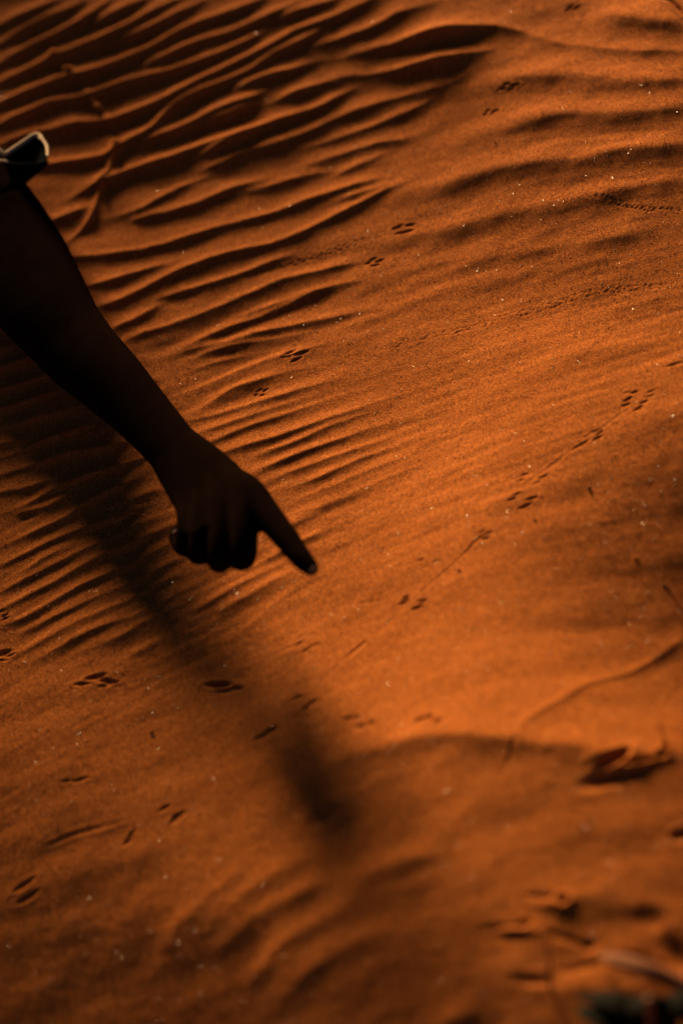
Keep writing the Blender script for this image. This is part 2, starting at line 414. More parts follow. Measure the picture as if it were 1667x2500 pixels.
group([(3,1596,1.5),(22,1601,.9),(14,1611,.6)], 24, 10, 2.8, -.15)
group([(709,863),(702,873,.8),(738,864),(725,879,1.1)], 21, 7, 2.4)
group([(634,954),(625,965),(647,954,.8),(641,966)], 14, 6, 2.0)
group([(910,633,.8),(925,637),(916,648,1.1),(902,642,.7)], 16, 7, 2.4)
group([(971,556,1.1),(1001,551),(995,567),(977,571,.9)], 19, 8, 2.6)
group([(1191,273),(1186,281),(1210,273),(1204,280)], 14, 6, 2.6)
group([(1237,211,1.2),(1227,221,1.2),(1259,213,1.1),(1250,222)], 16, 7, 3.2)
group([(1387,23,1.2),(1406,19,1.2),(1393,15,.5)], 16, 7, 3.0)
group([(1638,893,.8),(1656,887,.5)], 16, 7, 2.0)
group([(1003,1212,.6)], 16, 7, 1.8)
# deep print at the right and the scuffed hollows in the corner
mark(1497,1857,66,24,8,-.42,.2); mark(1500,1896,140,36,6,-.18,.0)
crest([(1452,1896,.5),(1481,1886),(1530,1879,1.2),(1584,1868,.7),(1610,1856,.4)], k=.9, ws=11, wl=6)
crest([(1400,1880,.4),(1440,1858),(1470,1842,.9),(1500,1834,.5)], k=.5, ws=14, wl=10)
mark(1560,1862,60,12,4,-.16,.2); mark(1617,1847,22,16,4,-.3,.3); mark(1625,1827,14,12,3,-.3,.3)
mark(1593,2243,80,50,2.4,.12,0); mark(1480,2236,200,90,1.2,.1,0)
mark(1373,2199,24,20,3,-.2,.5); mark(1330,2190,90,12,1.6,.1,0); mark(1277,2256,34,16,2.4,-.2,.2); mark(1215,2264,90,14,1.4,-.1,0)
mark(1262,2288,80,20,2.6,0,0); mark(1385,2292,100,16,2.0,.35,0); mark(1437,2308,40,24,2.2,-.3,0)
mark(1560,2345,120,24,2.2,.25,0); mark(1300,2394,110,26,2.4,.1,0); mark(1655,2330,40,90,4,-.6,0); mark(1420,2362,110,20,1.4,-.2,0)
mark(1660,2040,40,26,3,-.3,.2)
mark(990,2128,130,44,1.2,-.3,.1); mark(790,1995,60,40,2.5,-.6,.1)

def groove(pts, wpx, depth, rim=.35):
    P = catmull([tuple(p)+((1.0,) if len(p) == 2 else ()) for p in pts], 5.0)
    g = on_sand(P[:, 0], P[:, 1])[:, :2]
    q = on_sand(P[:, 0], P[:, 1]+wpx)[:, :2]
    w = np.linalg.norm(q-g, axis=1).mean()
    R = 4*w
    x0, x1, y0, y1 = g[:, 0].min()-R, g[:, 0].max()+R, g[:, 1].min()-R, g[:, 1].max()+R
    ix0, ix1 = np.clip([int((x0-GX[0])/STEP), int((x1-GX[0])/STEP)+1], 0, NX)
    iy0, iy1 = np.clip([int((y0-GY[0])/STEP), int((y1-GY[0])/STEP)+1], 0, NY)
    if ix1-ix0 < 2 or iy1-iy0 < 2: return
    best = np.full((iy1-iy0, ix1-ix0), 1e3); aa = np.zeros_like(best)
    for i in range(len(g)):
        S = window(g[i], R)
        sl = (slice(S[0].start-iy0, S[0].stop-iy0), slice(S[1].start-ix0, S[1].stop-ix0))
        if sl[0].start < 0 or sl[1].start < 0: continue
        if best[sl].size == 0: continue
        d2 = (gx[S]-g[i][0])**2+(gy[S]-g[i][1])**2
        if d2.shape != best[sl].shape: continue
        m = d2 < best[sl]
        best[sl][m] = d2[m]; aa[sl][m] = P[i, 2]
    S = (slice(iy0, iy1), slice(ix0, ix1))
    r = np.sqrt(best)/w
    H[S] -= depth*.001*aa*(np.exp(-r*r)-rim*np.exp(-((r-1.8)/.6)**2))
# tail drags between the prints
groove([(1392,1101,.6),(1412,1090),(1432,1078,.8),(1445,1068,.2)], 3, 1.0)
groove([(1545,990,.1),(1500,1020,.5),(1462,1052,.2)], 3, 1.0)
groove([(1392,1101,.3),(1340,1140,.6),(1290,1175,.2)], 3, 1.0)
groove([(1127,1357,.5),(1145,1340),(1161,1322),(1180,1305,.5)], 3, 1.0)
groove([(1127,1357,.4),(1085,1395,.7),(1050,1425,.6),(1020,1455,.3)], 3, 1.0)
groove([(833,1617,.3),(865,1590,.9),(893,1566,1.1),(905,1560,.8),(916,1566,.7),(908,1578,.4)], 4, 1.0)
groove([(990,1478,.2),(950,1520,.7),(905,1560,.6)], 3, .8)
groove([(833,1617,.5),(800,1648,.6),(765,1682,.2)], 3, .8)
groove([(95,2075,.3),(161,2045),(207,2030),(262,2016,.7),(300,2005,.2)], 6, .6)
groove([(1512,1295,.4),(1522,1312),(1545,1352),(1560,1384),(1576,1415,.4)], 3, 2.3)
groove([(1618,1430,.5),(1640,1460),(1655,1485),(1680,1520)], 4, 2.2)
groove([(1630,0,.7),(1652,20),(1690,60)], 4, 3.0)
groove([(1262,1800,.8),(1245,1850,.6),(1225,1900,.3)], 5, 1.2)
# beetle trails: two rows of tiny pits
def beetle(pts, width, d, seed):
    r = random.Random(seed)
    P = catmull([tuple(p)+((1.0,) if len(p) == 2 else ()) for p in pts], 4.6)
    for i, p in enumerate(P):
        for side in (-1, 0, 1):
            if r.random() < .78:
                mark(p[0]+r.uniform(-2, 2), p[1]+side*width*.5+r.uniform(-1.6, 1.6), r.uniform(6.5, 9.5), r.uniform(4.2, 5.6), .36*d*p[2]*r.uniform(.4, 1.25), -.35, .3)
beetle([(614,671,.9),(694,651,.7),(761,630),(828,608),(881,590,.9),(935,574,.6),(980,571,.5),(1060,554,.35),(1141,531,.5),(1248,508,.35),(1320,492,.5),(1400,484,.7),(1461,483,1.1),(1501,495,1.5),(1555,510,1.4),(1622,515,.8),(1680,521,.8)], 9, 1.1, 1)
beetle([(661,918,.4),(741,902,.5),(840,880,.6),(920,855,.7),(980,838,.9),(1060,816,1.),(1141,803,1.),(1194,787,.9),(1248,771,.9),(1328,750,1.),(1408,725,1.1),(1461,712,1.2),(1542,704,1.1),(1609,699,.9),(1680,702,.5)], 10, 1.0, 2)
beetle([(980,852,.4),(1141,822,.4),(1247,798,.5),(1341,771,.6),(1435,752,.7),(1582,736,.6),(1680,740,.4)], 8, .8, 3)
beetle([(400,690,.9),(440,682,.9),(480,672,.4)], 9, 1.0, 4)

# ---- one sheet of sand: fine in the middle, widening out to the horizon
def spread(a, b, first, n, sgn):
    out = []; p = a; s = first
    for _ in range(n):
        p += sgn*s; out.append(p); s *= 1.135
    return out
XL = spread(GX[0], 0, STEP*1.2, 72, -1)[::-1]; XR = spread(GX[-1], 0, STEP*1.2, 72, 1)
YL = spread(GY[0], 0, STEP*1.2, 72, -1)[::-1]; YR = spread(GY[-1], 0, STEP*1.2, 72, 1)
AX = np.concatenate([XL, GX, XR]); AY = np.concatenate([YL, GY, YR])
ax_, ay_ = np.meshgrid(AX, AY)
AZ = base_z(ax_, ay_)
edge = sstep(0, .05, np.minimum(np.minimum(gx-GX[0], GX[-1]-gx), np.minimum(gy-GY[0], GY[-1]-gy)))
oy, ox = len(YL), len(XL)
AZ[oy:oy+NY, ox:ox+NX] += H*edge
dist = np.hypot(ax_, ay_)
AZ += sstep(1.5, 6, dist)*(0.10*np.sin(ax_*.7+1)*np.sin(ay_*.5)+.05*np.sin(ay_*2.1+ax_*.6)) + sstep(6, 30, dist)*1.2*(np.sin(ax_*.08+.5)*np.cos(ay_*.06)-.5)
V = np.stack([ax_, ay_, AZ], -1).reshape(-1, 3)
nx, ny = len(AX), len(AY)
ii = (np.arange(ny-1)[:, None]*nx+np.arange(nx-1)[None, :]).ravel()
F = np.stack([ii, ii+1, ii+nx+1, ii+nx], 1)

def sand_z(x, y):
    x = np.asarray(x, float); y = np.asarray(y, float)
    z = base_z(x, y)
    ix = np.clip(((x-GX[0])/STEP).astype(int), 0, NX-1); iy = np.clip(((y-GY[0])/STEP).astype(int), 0, NY-1)
    return z+H[iy, ix]

m_sand, nt, bs = node_mat('red_sand')
N = nt.nodes; Lk = nt.links
tc = N.new('ShaderNodeTexCoord')
n1 = N.new('ShaderNodeTexNoise'); n1.inputs['Scale'].default_value = 620; n1.inputs['Detail'].default_value = 3; n1.inputs['Roughness'].default_value = .65
n2 = N.new('ShaderNodeTexNoise'); n2.inputs['Scale'].default_value = 9; n2.inputs['Detail'].default_value = 4
vo = N.new('ShaderNodeTexVoronoi'); vo.inputs['Scale'].default_value = 900
for n in (n1, n2, vo): Lk.new(tc.outputs['Object'], n.inputs['Vector'])
cr = N.new('ShaderNodeValToRGB')
cr.color_ramp.elements[0].position = .30; cr.color_ramp.elements[0].color = (.40, .091, .0125, 1)
cr.color_ramp.elements[1].position = .72; cr.color_ramp.elements[1].color = (.64, .177, .031, 1)
Lk.new(n1.outputs['Fac'], cr.inputs['Fac'])
vg = N.new('ShaderNodeTexVoronoi'); vg.inputs['Scale'].default_value = 820; Lk.new(tc.outputs['Object'], vg.inputs['Vector'])
sx = N.new('ShaderNodeSeparateColor'); Lk.new(vg.outputs['Color'], sx.inputs['Color'])
cg_ = N.new('ShaderNodeValToRGB'); e = cg_.color_ramp.elements
e[0].position = .0; e[0].color = (.50, .46, .44, 1); e[1].position = 1.; e[1].color = (1.55, 1.75, 2.1, 1)
e2 = cg_.color_ramp.elements.new(.5); e2.color = (.98, .97, .95, 1); e3 = cg_.color_ramp.elements.new(.9); e3.color = (1.18, 1.2, 1.22, 1)
Lk.new(sx.outputs['Red'], cg_.inputs['Fac'])
mg = N.new('ShaderNodeMix'); mg.data_type = 'RGBA'; mg.blend_type = 'MULTIPLY'; mg.inputs['Factor'].default_value = 1
Lk.new(cr.outputs['Color'], mg.inputs['A']); Lk.new(cg_.outputs['Color'], mg.inputs['B'])
mx = N.new('ShaderNodeMix'); mx.data_type = 'RGBA'; mx.blend_type = 'MULTIPLY'; mx.inputs['Factor'].default_value = 1
cr2 = N.new('ShaderNodeValToRGB')
cr2.color_ramp.elements[0].color = (.90, .86, .80, 1); cr2.color_ramp.elements[1].color = (1.06, 1.08, 1.10, 1)
Lk.new(n2.outputs['Fac'], cr2.inputs['Fac'])
Lk.new(mg.outputs['Result'], mx.inputs['A']); Lk.new(cr2.outputs['Color'], mx.inputs['B'])
Lk.new(mx.outputs['Result'], bs.inputs['Base Color'])
bs.inputs['Roughness'].default_value = .85; bs.inputs['Specular IOR Level'].default_value = .03
bp = N.new('ShaderNodeBump'); bp.inputs['Strength'].default_value = .7; bp.inputs['Distance'].default_value = .0011
ad = N.new('ShaderNodeMath'); ad.operation = 'MULTIPLY_ADD'; ad.inputs[1].default_value = .5
Lk.new(vo.outputs['Distance'], ad.inputs[0]); Lk.new(n1.outputs['Fac'], ad.inputs[2])
Lk.new(ad.outputs[0], bp.inputs['Height']); Lk.new(bp.outputs['Normal'], bs.inputs['Normal'])

sand = link('sand', mesh_np('sand', V, F), m_sand)
tag(sand, 'rippled red desert sand crossed by small animal tracks', 'sand', kind='structure')

# ------------------------------------------------------------------ glinting quartz grains lying on the sand (uncountable)
def grains(n, r0, r1):
    # spread over the ground in front of the camera
    t = rng.random((n, 2))
    px = -120+t[:, 0]*1900; py = -150+t[:, 1]*2800
    c = on_sand(px, py)
    x, y = c[:, 0], c[:, 1]
    ok = (x > GX[1]) & (x < GX[-2]) & (y > GY[1]) & (y < GY[-2])
    x, y = x[ok], y[ok]; n = len(x)
    r = r0+(r1-r0)*rng.random(n)**3
    z = sand_z(x, y)+r*.3
    # random rotations
    q = rng.normal(size=(n, 4)); q /= np.linalg.norm(q, axis=1)[:, None]
    a, b, c_, d = q.T
    Rm = np.stack([np.stack([1-2*(c_*c_+d*d), 2*(b*c_-a*d), 2*(b*d+a*c_)], -1),
                   np.stack([2*(b*c_+a*d), 1-2*(b*b+d*d), 2*(c_*d-a*b)], -1),
                   np.stack([2*(b*d-a*c_), 2*(c_*d+a*b), 1-2*(b*b+c_*c_)], -1)], 1)
    oct_ = np.array([[1, 0, 0], [-1, 0, 0], [0, .8, 0], [0, -.8, 0], [0, 0, .7], [0, 0, -.7]], float)
    P = np.einsum('nij,kj->nki', Rm, oct_)*r[:, None, None]+np.stack([x, y, z], -1)[:, None, :]
    f = np.array([[0, 2, 4], [2, 1, 4], [1, 3, 4], [3, 0, 4], [2, 0, 5], [1, 2, 5], [3, 1, 5], [0, 3, 5]])
    FF = (np.arange(n)[:, None, None]*6+f[None]).reshape(-1, 3)
    return P.reshape(-1, 3), FF
m_gr, nt, bs = node_mat('quartz_grain')
bs.inputs['Base Color'].default_value = (.55, .22, .07, 1); bs.inputs['Roughness'].default_value = .27
bs.inputs['Specular IOR Level'].default_value = 1.0; bs.inputs['Specular Tint'].default_value = (1, .72, .50, 1)
oi = nt.nodes.new('ShaderNodeNewGeometry')
cr = nt.nodes.new('ShaderNodeValToRGB'); cr.color_ramp.elements[0].color = (.45, .13, .022, 1); cr.color_ramp.elements[1].color = (.58, .24, .09, 1)
nt.links.new(oi.outputs['Random Per Island'], cr.inputs['Fac']); nt.links.new(cr.outputs['Color'], bs.inputs['Base Color'])
P, FF = grains(90000, .00022, .00054)
P2, FF2 = grains(24000, .00055, .00092)
FF = np.concatenate([FF, FF2+len(P)]); P = np.concatenate([P, P2])
gr = link('sand_grains', mesh_np('sand_grains', P, FF, False), m_gr)
tag(gr, 'glinting quartz grains scattered over the red sand', 'sand grains', kind='stuff')

# ------------------------------------------------------------------ solid tubes, merged into one skin
class Skin:
    def __init__(s): s.bm = bmesh.new()
    def tube(s, secs, n=20):
        """secs: list of (centre, side vector * radius, other vector * radius)"""
        rings = []
        for c, u, v in secs:
            c, u, v = Vector(c), Vector(u), Vector(v)
            rings.append([s.bm.verts.new(c+u*math.cos(2*math.pi*i/n)+v*math.sin(2*math.pi*i/n)) for i in range(n)])
        for a, b in zip(rings, rings[1:]):
            for i in range(n):
                s.bm.faces.new((a[i], a[(i+1) % n], b[(i+1) % n], b[i]))
        s.bm.faces.new(rings[0][::-1]); s.bm.faces.new(rings[-1])
    def round_tube(s, pts, rad, flat=1.0, ref=(0, 0, 1), n=16):
        """a tapering limb through pts with rounded ends"""
        P = [Vector(p) for p in pts]
        arr = catmull(np.array([list(p)+[r] for p, r in zip(P, rad)]), .004) if False else None
        secs = []
        m = len(P)
        pts2, r2 = [], []
        for i in range(m-1):
            k = 5
            for j in range(k):
                t = j/k
                p0 = P[max(i-1, 0)]; p1 = P[i]; p2 = P[i+1]; p3 = P[min(i+2, m-1)]
                q = .5*((2*p1)+(p2-p0)*t+(2*p0-5*p1+4*p2-p3)*t*t+(3*p1-p0-3*p2+p3)*t**3)
                pts2.append(q); tt = t*t*(3-2*t); r2.append(rad[i]*(1-tt)+rad[i+1]*tt)
        pts2.append(P[-1]); r2.append(rad[-1])
        d0 = (pts2[0]-pts2[1]).normalized(); d1 = (pts2[-1]-pts2[-2]).normalized()
        head = [(pts2[0]+d0*r2[0]*math.sin(a), r2[0]*math.cos(a)) for a in (1.45, 1.1, .75, .38)]
        tail = [(pts2[-1]+d1*r2[-1]*math.sin(a), r2[-1]*math.cos(a)) for a in (.38, .75, 1.1, 1.45)]
        allp = head+list(zip(pts2, r2))+tail
        for i, (p, r) in enumerate(allp):
            a = allp[max(i-1, 0)][0]; b = allp[min(i+1, len(allp)-1)][0]
            t = (b-a).normalized()
            u = t.cross(Vector(ref))
            if u.length < .1: u = t.cross(Vector((1, 0, 0)))
            u.normalize(); v = u.cross(t)
            secs.append((p, u*r, v*r*flat))
        s.tube(secs, n)
    def ball(s, c, r, scale=(1, 1, 1), rot=None):
        M = Matrix.Translation(Vector(c)) @ (rot or Matrix()) @ Matrix.Diagonal((*[r*k for k in scale], 1))
        bmesh.ops.create_uvsphere(s.bm, u_segments=24, v_segments=16, radius=1, matrix=M)
    def finish(s, name, mat, parent, voxel, smooth=8, factor=.5):
        bmesh.ops.recalc_face_normals(s.bm, faces=s.bm.faces[:])
        me = bpy.data.meshes.new(name); s.bm.to_mesh(me); s.bm.free()
        tmp = bpy.data.objects.new('tmp', me); col.objects.link(tmp)
        r = tmp.modifiers.new('r', 'REMESH'); r.mode = 'VOXEL'; r.voxel_size = voxel; r.use_smooth_shade = True
        q = tmp.modifiers.new('s', 'SMOOTH'); q.factor = factor; q.iterations = smooth
        dg = bpy.context.evaluated_depsgraph_get(); dg.update()
        out = bpy.data.meshes.new_from_object(tmp.evaluated_get(dg)); out.name = name
        bpy.data.objects.remove(tmp)
        for p in out.polygons: p.use_smooth = True
        return link(name, out, mat, parent)

# ------------------------------------------------------------------ the person
SC = 1.0631                      # readings below were taken at 1568 x 2352
def arm_point(x, y, deep=0.0):
    t = max((735-x)*.62+(1325-y)*.78, -60.)       # how far back from the fingertip
    z = .111+.004*t/444+.050*(max(t-450, 0)/800)**2  # the arm follows the rising sand, well clear of it at the elbow
    p = plane_hit(np.array(x*SC), np.array(y*SC), z)
    v = p-CAM; L = np.linalg.norm(v)
    return CAM+v/L*(L+deep*.001), (L+deep*.001)/fpx*SC      # point, metres per px
m_skin, nt, bs = node_mat('shade_darkened_skin')  # near-black: shade put into the skin colour, since sun catches the arm's top
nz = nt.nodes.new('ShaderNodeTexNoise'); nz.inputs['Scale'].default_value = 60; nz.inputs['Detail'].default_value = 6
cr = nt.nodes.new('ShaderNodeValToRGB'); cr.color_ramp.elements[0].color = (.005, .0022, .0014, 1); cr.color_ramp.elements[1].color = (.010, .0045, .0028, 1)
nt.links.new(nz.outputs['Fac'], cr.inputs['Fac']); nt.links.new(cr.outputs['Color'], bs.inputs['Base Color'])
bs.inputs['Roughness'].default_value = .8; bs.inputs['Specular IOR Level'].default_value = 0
b2 = nt.nodes.new('ShaderNodeBump'); b2.inputs['Strength'].default_value = .25; b2.inputs['Distance'].default_value = .001
n3 = nt.nodes.new('ShaderNodeTexNoise'); n3.inputs['Scale'].default_value = 400
nt.links.new(n3.outputs['Fac'], b2.inputs['Height']); nt.links.new(b2.outputs['Normal'], bs.inputs['Normal'])

sk = Skin()
# forearm and back of the hand: outlines read at both sides
EDGE = [((-215,480),(-20,330),.9),((-132,551),(51,405),.92),((-93,614),(95,464),.95),((-45,690),(140,535),.95),((0,755),(182,618),.95),((60,810),(230,712),.95),((120,872),(268,765),.95),
        ((200,935),(322,828),.92),((250,975),(366,886),.88),((290,1010),(408,940),.82),((330,1050),(458,1002),.70),
        ((352,1098),(520,1050),.52),((380,1145),(566,1090),.44),((406,1190),(598,1128),.42),((424,1222),(606,1165),.40)]
secs = []
cents = [((a[0]+b[0])/2, (a[1]+b[1])/2) for a, b, _ in EDGE]
C3 = [Vector(arm_point(*c)[0]) for c in cents]
for i, (a, b, fl) in enumerate(EDGE):
    c = C3[i]; mpp = arm_point(*cents[i])[1]
    ax = (C3[min(i+1, len(C3)-1)]-C3[max(i-1, 0)]).normalized()
    view = (c-Vector(CAM)).normalized()
    sdir = ax.cross(view).normalized()
    A = Vector(arm_point(*a)[0]); B = Vector(arm_point(*b)[0])
    rad = (B-A).length/2
    rad = abs((B-A).dot(sdir))/2 if abs((B-A).dot(sdir)) > .5*(B-A).length else rad
    secs.append((c, sdir*rad, view*rad*fl))
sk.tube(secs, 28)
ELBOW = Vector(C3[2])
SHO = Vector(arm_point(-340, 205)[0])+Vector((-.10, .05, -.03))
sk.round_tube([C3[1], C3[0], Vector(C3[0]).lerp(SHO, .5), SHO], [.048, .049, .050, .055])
def finger(spec):
    pts, rr = [], []
    for x, y, d, r in spec:
        p, m = arm_point(x, y, d); pts.append(p); rr.append(r*m)
    sk.round_tube(pts, rr)
    return pts
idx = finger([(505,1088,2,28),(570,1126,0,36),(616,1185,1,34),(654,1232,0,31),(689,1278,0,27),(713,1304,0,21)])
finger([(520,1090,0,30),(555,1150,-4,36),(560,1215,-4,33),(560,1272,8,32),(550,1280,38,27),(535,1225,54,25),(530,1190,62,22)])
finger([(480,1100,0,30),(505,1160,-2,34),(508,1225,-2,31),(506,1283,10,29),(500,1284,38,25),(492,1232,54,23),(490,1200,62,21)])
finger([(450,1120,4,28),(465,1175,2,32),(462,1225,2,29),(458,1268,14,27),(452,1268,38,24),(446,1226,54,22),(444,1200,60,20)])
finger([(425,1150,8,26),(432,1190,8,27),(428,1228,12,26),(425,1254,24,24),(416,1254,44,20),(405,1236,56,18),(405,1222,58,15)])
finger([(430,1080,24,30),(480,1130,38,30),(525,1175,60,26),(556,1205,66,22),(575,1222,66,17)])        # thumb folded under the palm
# rest of the body, kneeling on the lower slope beyond the left edge of the picture
G = lambda x, y: float(base_z(x, y))
NECK = SHO+Vector((-0.14, 0.13, 0.0)); HIP = SHO+Vector((-0.50, 0.20, -0.26)); SHOL = SHO+Vector((-0.16, 0.33, -0.04))
sk.round_tube([HIP, HIP.lerp(NECK, .35)+Vector((0, 0, .03)), HIP.lerp(NECK, .75)+Vector((0, 0, .02)), NECK+Vector((-.05, 0, -.03))], [.15, .135, .15, .12], flat=.85, ref=(0, 1, 0), n=24)
sk.round_tube([SHO, NECK+Vector((-.03, 0, -.02)), SHOL], [.062, .08, .062])
HEAD = NECK+Vector((.03, -.02, .11))
sk.round_tube([NECK+Vector((-.02, 0, 0)), HEAD+Vector((-.03, 0, -.04))], [.058, .055])
sk.ball(HEAD, .1, (.95, .78, 1.12)); sk.ball(HEAD+Vector((.055, 0, -.055)), .055, (1, .85, 1))
sk.ball(HEAD+Vector((.102, 0, -.005)), .018, (1, .7, 1.3))
for s_ in (-1, 1): sk.ball(HEAD+Vector((-.01, s_*.08, -.01)), .026, (.8, .35, 1.2))
ELBL = SHOL+Vector((.03, .06, -.25)); HANL = Vector((ELBL.x+.10, ELBL.y-.02, G(ELBL.x+.10, ELBL.y-.02)+.03))
sk.round_tube([SHOL, ELBL, HANL], [.052, .043, .030])
for k in range(5): sk.round_tube([HANL+Vector((0, (k-2)*.014, 0)), HANL+Vector((.05, (k-2)*.02, -.008)), HANL+Vector((.085, (k-2)*.024, -.018))], [.011, .010, .008])
for s_ in (-1, 1):
    h = HIP+Vector((.02, s_*.09, -.03)); kx, ky = HIP.x+.34, HIP.y+s_*.14
    kn = Vector((kx, ky, G(kx, ky)+.06)); ax2 = HIP.x-.06; an = Vector((ax2, ky+s_*.02, G(ax2, ky)+.05))
    sk.round_tube([h, h.lerp(kn, .5), kn], [.10, .085, .062]); sk.round_tube([kn, kn.lerp(an, .45), an], [.060, .055, .038])
    sk.round_tube([an, an+Vector((-.09, 0, -.01)), an+Vector((-.15, 0, -.025))], [.036, .034, .022], flat=.8)
person = empty('person', (HIP.x, HIP.y, G(HIP.x, HIP.y)))
tag(person, 'person reaching in from the left, bare arm darkened to a silhouette, index finger pointing down', 'person')
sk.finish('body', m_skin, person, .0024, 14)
m_lit_nail, nt, bs = node_mat('nail_or_lit_tip'); bs.inputs['Base Color'].default_value = (.30, .15, .10, 1); bs.inputs['Roughness'].default_value = .5; bs.inputs['Specular IOR Level'].default_value = .05  # pale copy, sunlight on the fingertip put into the colour
def nail(px, py, deep, axis, face, L, wd):
    """a curved plate set into the finger end: along axis, looking along face"""
    p = Vector(arm_point(px, py, deep)[0]); a = Vector(axis).normalized(); n = Vector(face); n = (n-a*n.dot(a)).normalized(); sd = a.cross(n)
    b = Skin()
    b.tube([(p-a*L*.5, sd*wd*.35, n*.0008), (p-a*L*.3, sd*wd*.48, n*.0014), (p+a*L*.2, sd*wd*.5, n*.0015), (p+a*L*.42, sd*wd*.38, n*.0010), (p+a*L*.5, sd*wd*.18, n*.0006)], 14)
    me = bpy.data.meshes.new('nail_or_lit_tip'); b.bm.to_mesh(me); b.bm.free()
    for q in me.polygons: q.use_smooth = True
    return me
up_ = Vector((0, 0, 1)); ixd = Vector(idx[-1])-Vector(idx[-3])
m_shaded_nail = m_lit_nail.copy(); m_shaded_nail.name = 'shaded_nail'; m_shaded_nail.node_tree.nodes['Principled BSDF'].inputs['Base Color'].default_value = (.06, .030, .028, 1); m_shaded_nail.node_tree.nodes['Principled BSDF'].inputs['Specular IOR Level'].default_value = 0  # same nail darkened, shade put into its colour
link('nail_or_lit_tip', nail(715, 1308, -7.4, ixd, -(Vector(arm_point(715, 1308)[0])-Vector(CAM)), .012, .011), m_shaded_nail, person)
link('nail_or_lit_tip', nail(406, 1217, 49, Vector((-1, -.2, 0)), Vector((-.2, .6, .75)), .016, .012), m_lit_nail, person)  # pale plate standing in for the sunlit tip of the little finger

m_cloth, nt, bs = node_mat('dark_shirt_cloth')
bs.inputs['Base Color'].default_value = (.007, .0065, .0066, 1); bs.inputs['Roughness'].default_value = .9; bs.inputs['Specular IOR Level'].default_value = 0
wv = nt.nodes.new('ShaderNodeTexNoise'); wv.inputs['Scale'].default_value = 500; b3 = nt.nodes.new('ShaderNodeBump'); b3.inputs['Strength'].default_value = .3; b3.inputs['Distance'].default_value = .001
nt.links.new(wv.outputs['Fac'], b3.inputs['Height']); nt.links.new(b3.outputs['Normal'], bs.inputs['Normal'])
m_hem, nt, bs = node_mat('pale_sunlit_hem'); bs.inputs['Base Color'].default_value = (.56, .34, .18, 1); bs.inputs['Roughness'].default_value = .9  # pale hem, colour warmed in place of sun on the cuff edge
m_trs, nt, bs = node_mat('trouser_cloth'); bs.inputs['Base Color'].default_value = (.06, .05, .036, 1); bs.inputs['Roughness'].default_value = .95; bs.inputs['Specular IOR Level'].default_value = .05
m_hair, nt, bs = node_mat('black_hair'); bs.inputs['Base Color'].default_value = (.012, .010, .009, 1); bs.inputs['Roughness'].default_value = .7; bs.inputs['Specular IOR Level'].default_value = .05

sh = Skin()
sh.round_tube([HIP+Vector((-.02, 0, 0)), HIP.lerp(NECK, .35)+Vector((0, 0, .03)), HIP.lerp(NECK, .75)+Vector((0, 0, .02)), NECK+Vector((-.06, 0, -.035))], [.165, .152, .166, .122], flat=.86, ref=(0, 1, 0), n=24)
sh.round_tube([SHO, NECK+Vector((-.04, 0, -.03)), SHOL], [.078, .088, .078])
sh.round_tube([SHOL, SHOL.lerp(ELBL, .6)], [.072, .068])
sh.round_tube([SHO, SHO.lerp(ELBOW, .35)], [.076, .072])
shirt = sh.finish('shirt', m_cloth, person, .006, 4)
ts = Skin()
for s_ in (-1, 1):
    h = HIP+Vector((.02, s_*.09, -.03)); kx, ky = HIP.x+.34, HIP.y+s_*.14
    kn = Vector((kx, ky, G(kx, ky)+.06)); ax2 = HIP.x-.06; an = Vector((ax2, ky+s_*.02, G(ax2, ky)+.05))
    ts.round_tube([h, h.lerp(kn, .5), kn], [.115, .10, .076]); ts.round_tube([kn, kn.lerp(an, .45), an], [.074, .070, .055])
ts.round_tube([HIP+Vector((.02, 0, -.02)), HIP.lerp(NECK, .22)], [.165, .150], flat=.86, ref=(0, 1, 0))
ts.finish('trousers', m_trs, person, .006, 4)
hr = Skin(); hr.ball(HEAD+Vector((-.022, 0, .022)), .107, (.92, .80, 1.05)); hr.finish('hair', m_hair, person, .005, 3)
# sleeve to just above the elbow, with a turned-up cuff that gapes
def PX(x, y, d): return Vector(arm_point(x, y, d)[0])
def closed_curve(rim, n):
    out = []
    for i in range(n):
        f = i/n*len(rim); a = int(f) % len(rim); u = f-int(f)
        r0, r1, r2, r3 = rim[a-1], rim[a], rim[(a+1) % len(rim)], rim[(a+2) % len(rim)]
        out.append(.5*((2*r1)+(r2-r0)*u+(2*r0-5*r1+4*r2-r3)*u*u+(3*r1-r0-3*r2+r3)*u**3))
    return out
def shell(name, rings, parent, mat, thick, close=False):
    bm = bmesh.new()
    R = [[bm.verts.new(p) for p in ring] for ring in rings]
    n = len(R[0])
    for a, b in zip(R, R[1:]):
        for i in range(n): bm.faces.new((a[i], a[(i+1) % n], b[(i+1) % n], b[i]))
    if close: bm.faces.new(R[-1])
    bmesh.ops.recalc_face_normals(bm, faces=bm.faces[:])
    me = bpy.data.meshes.new(name); bm.to_mesh(me); bm.free()
    for p in me.polygons: p.use_smooth = True
    o = link(name, me, mat, parent)
    md = o.modifiers.new('thick', 'SOLIDIFY'); md.thickness = thick; md.offset = 0
    return o
rim = [PX(*q) for q in [(107,374,0),(74,392,-38),(51,417,-50),(0,445,-56),(-60,497,-53),(-115,545,-32),(-138,562,10),(-90,540,52),(-20,480,60),(60,420,56),(98,390,34)]]
c0 = sum(rim, Vector())/len(rim); loop = closed_curve(rim, 40)
rings = []
for t in (0, .1, .25, .45, .7, 1.0):
    rings.append([q.lerp(SHO+(q-c0).normalized()*.062, t)+(q-c0).normalized()*.004*math.sin(t*17+i*.7) for i, q in enumerate(loop)])
sleeve = shell('sleeve', rings, person, m_cloth, .003)
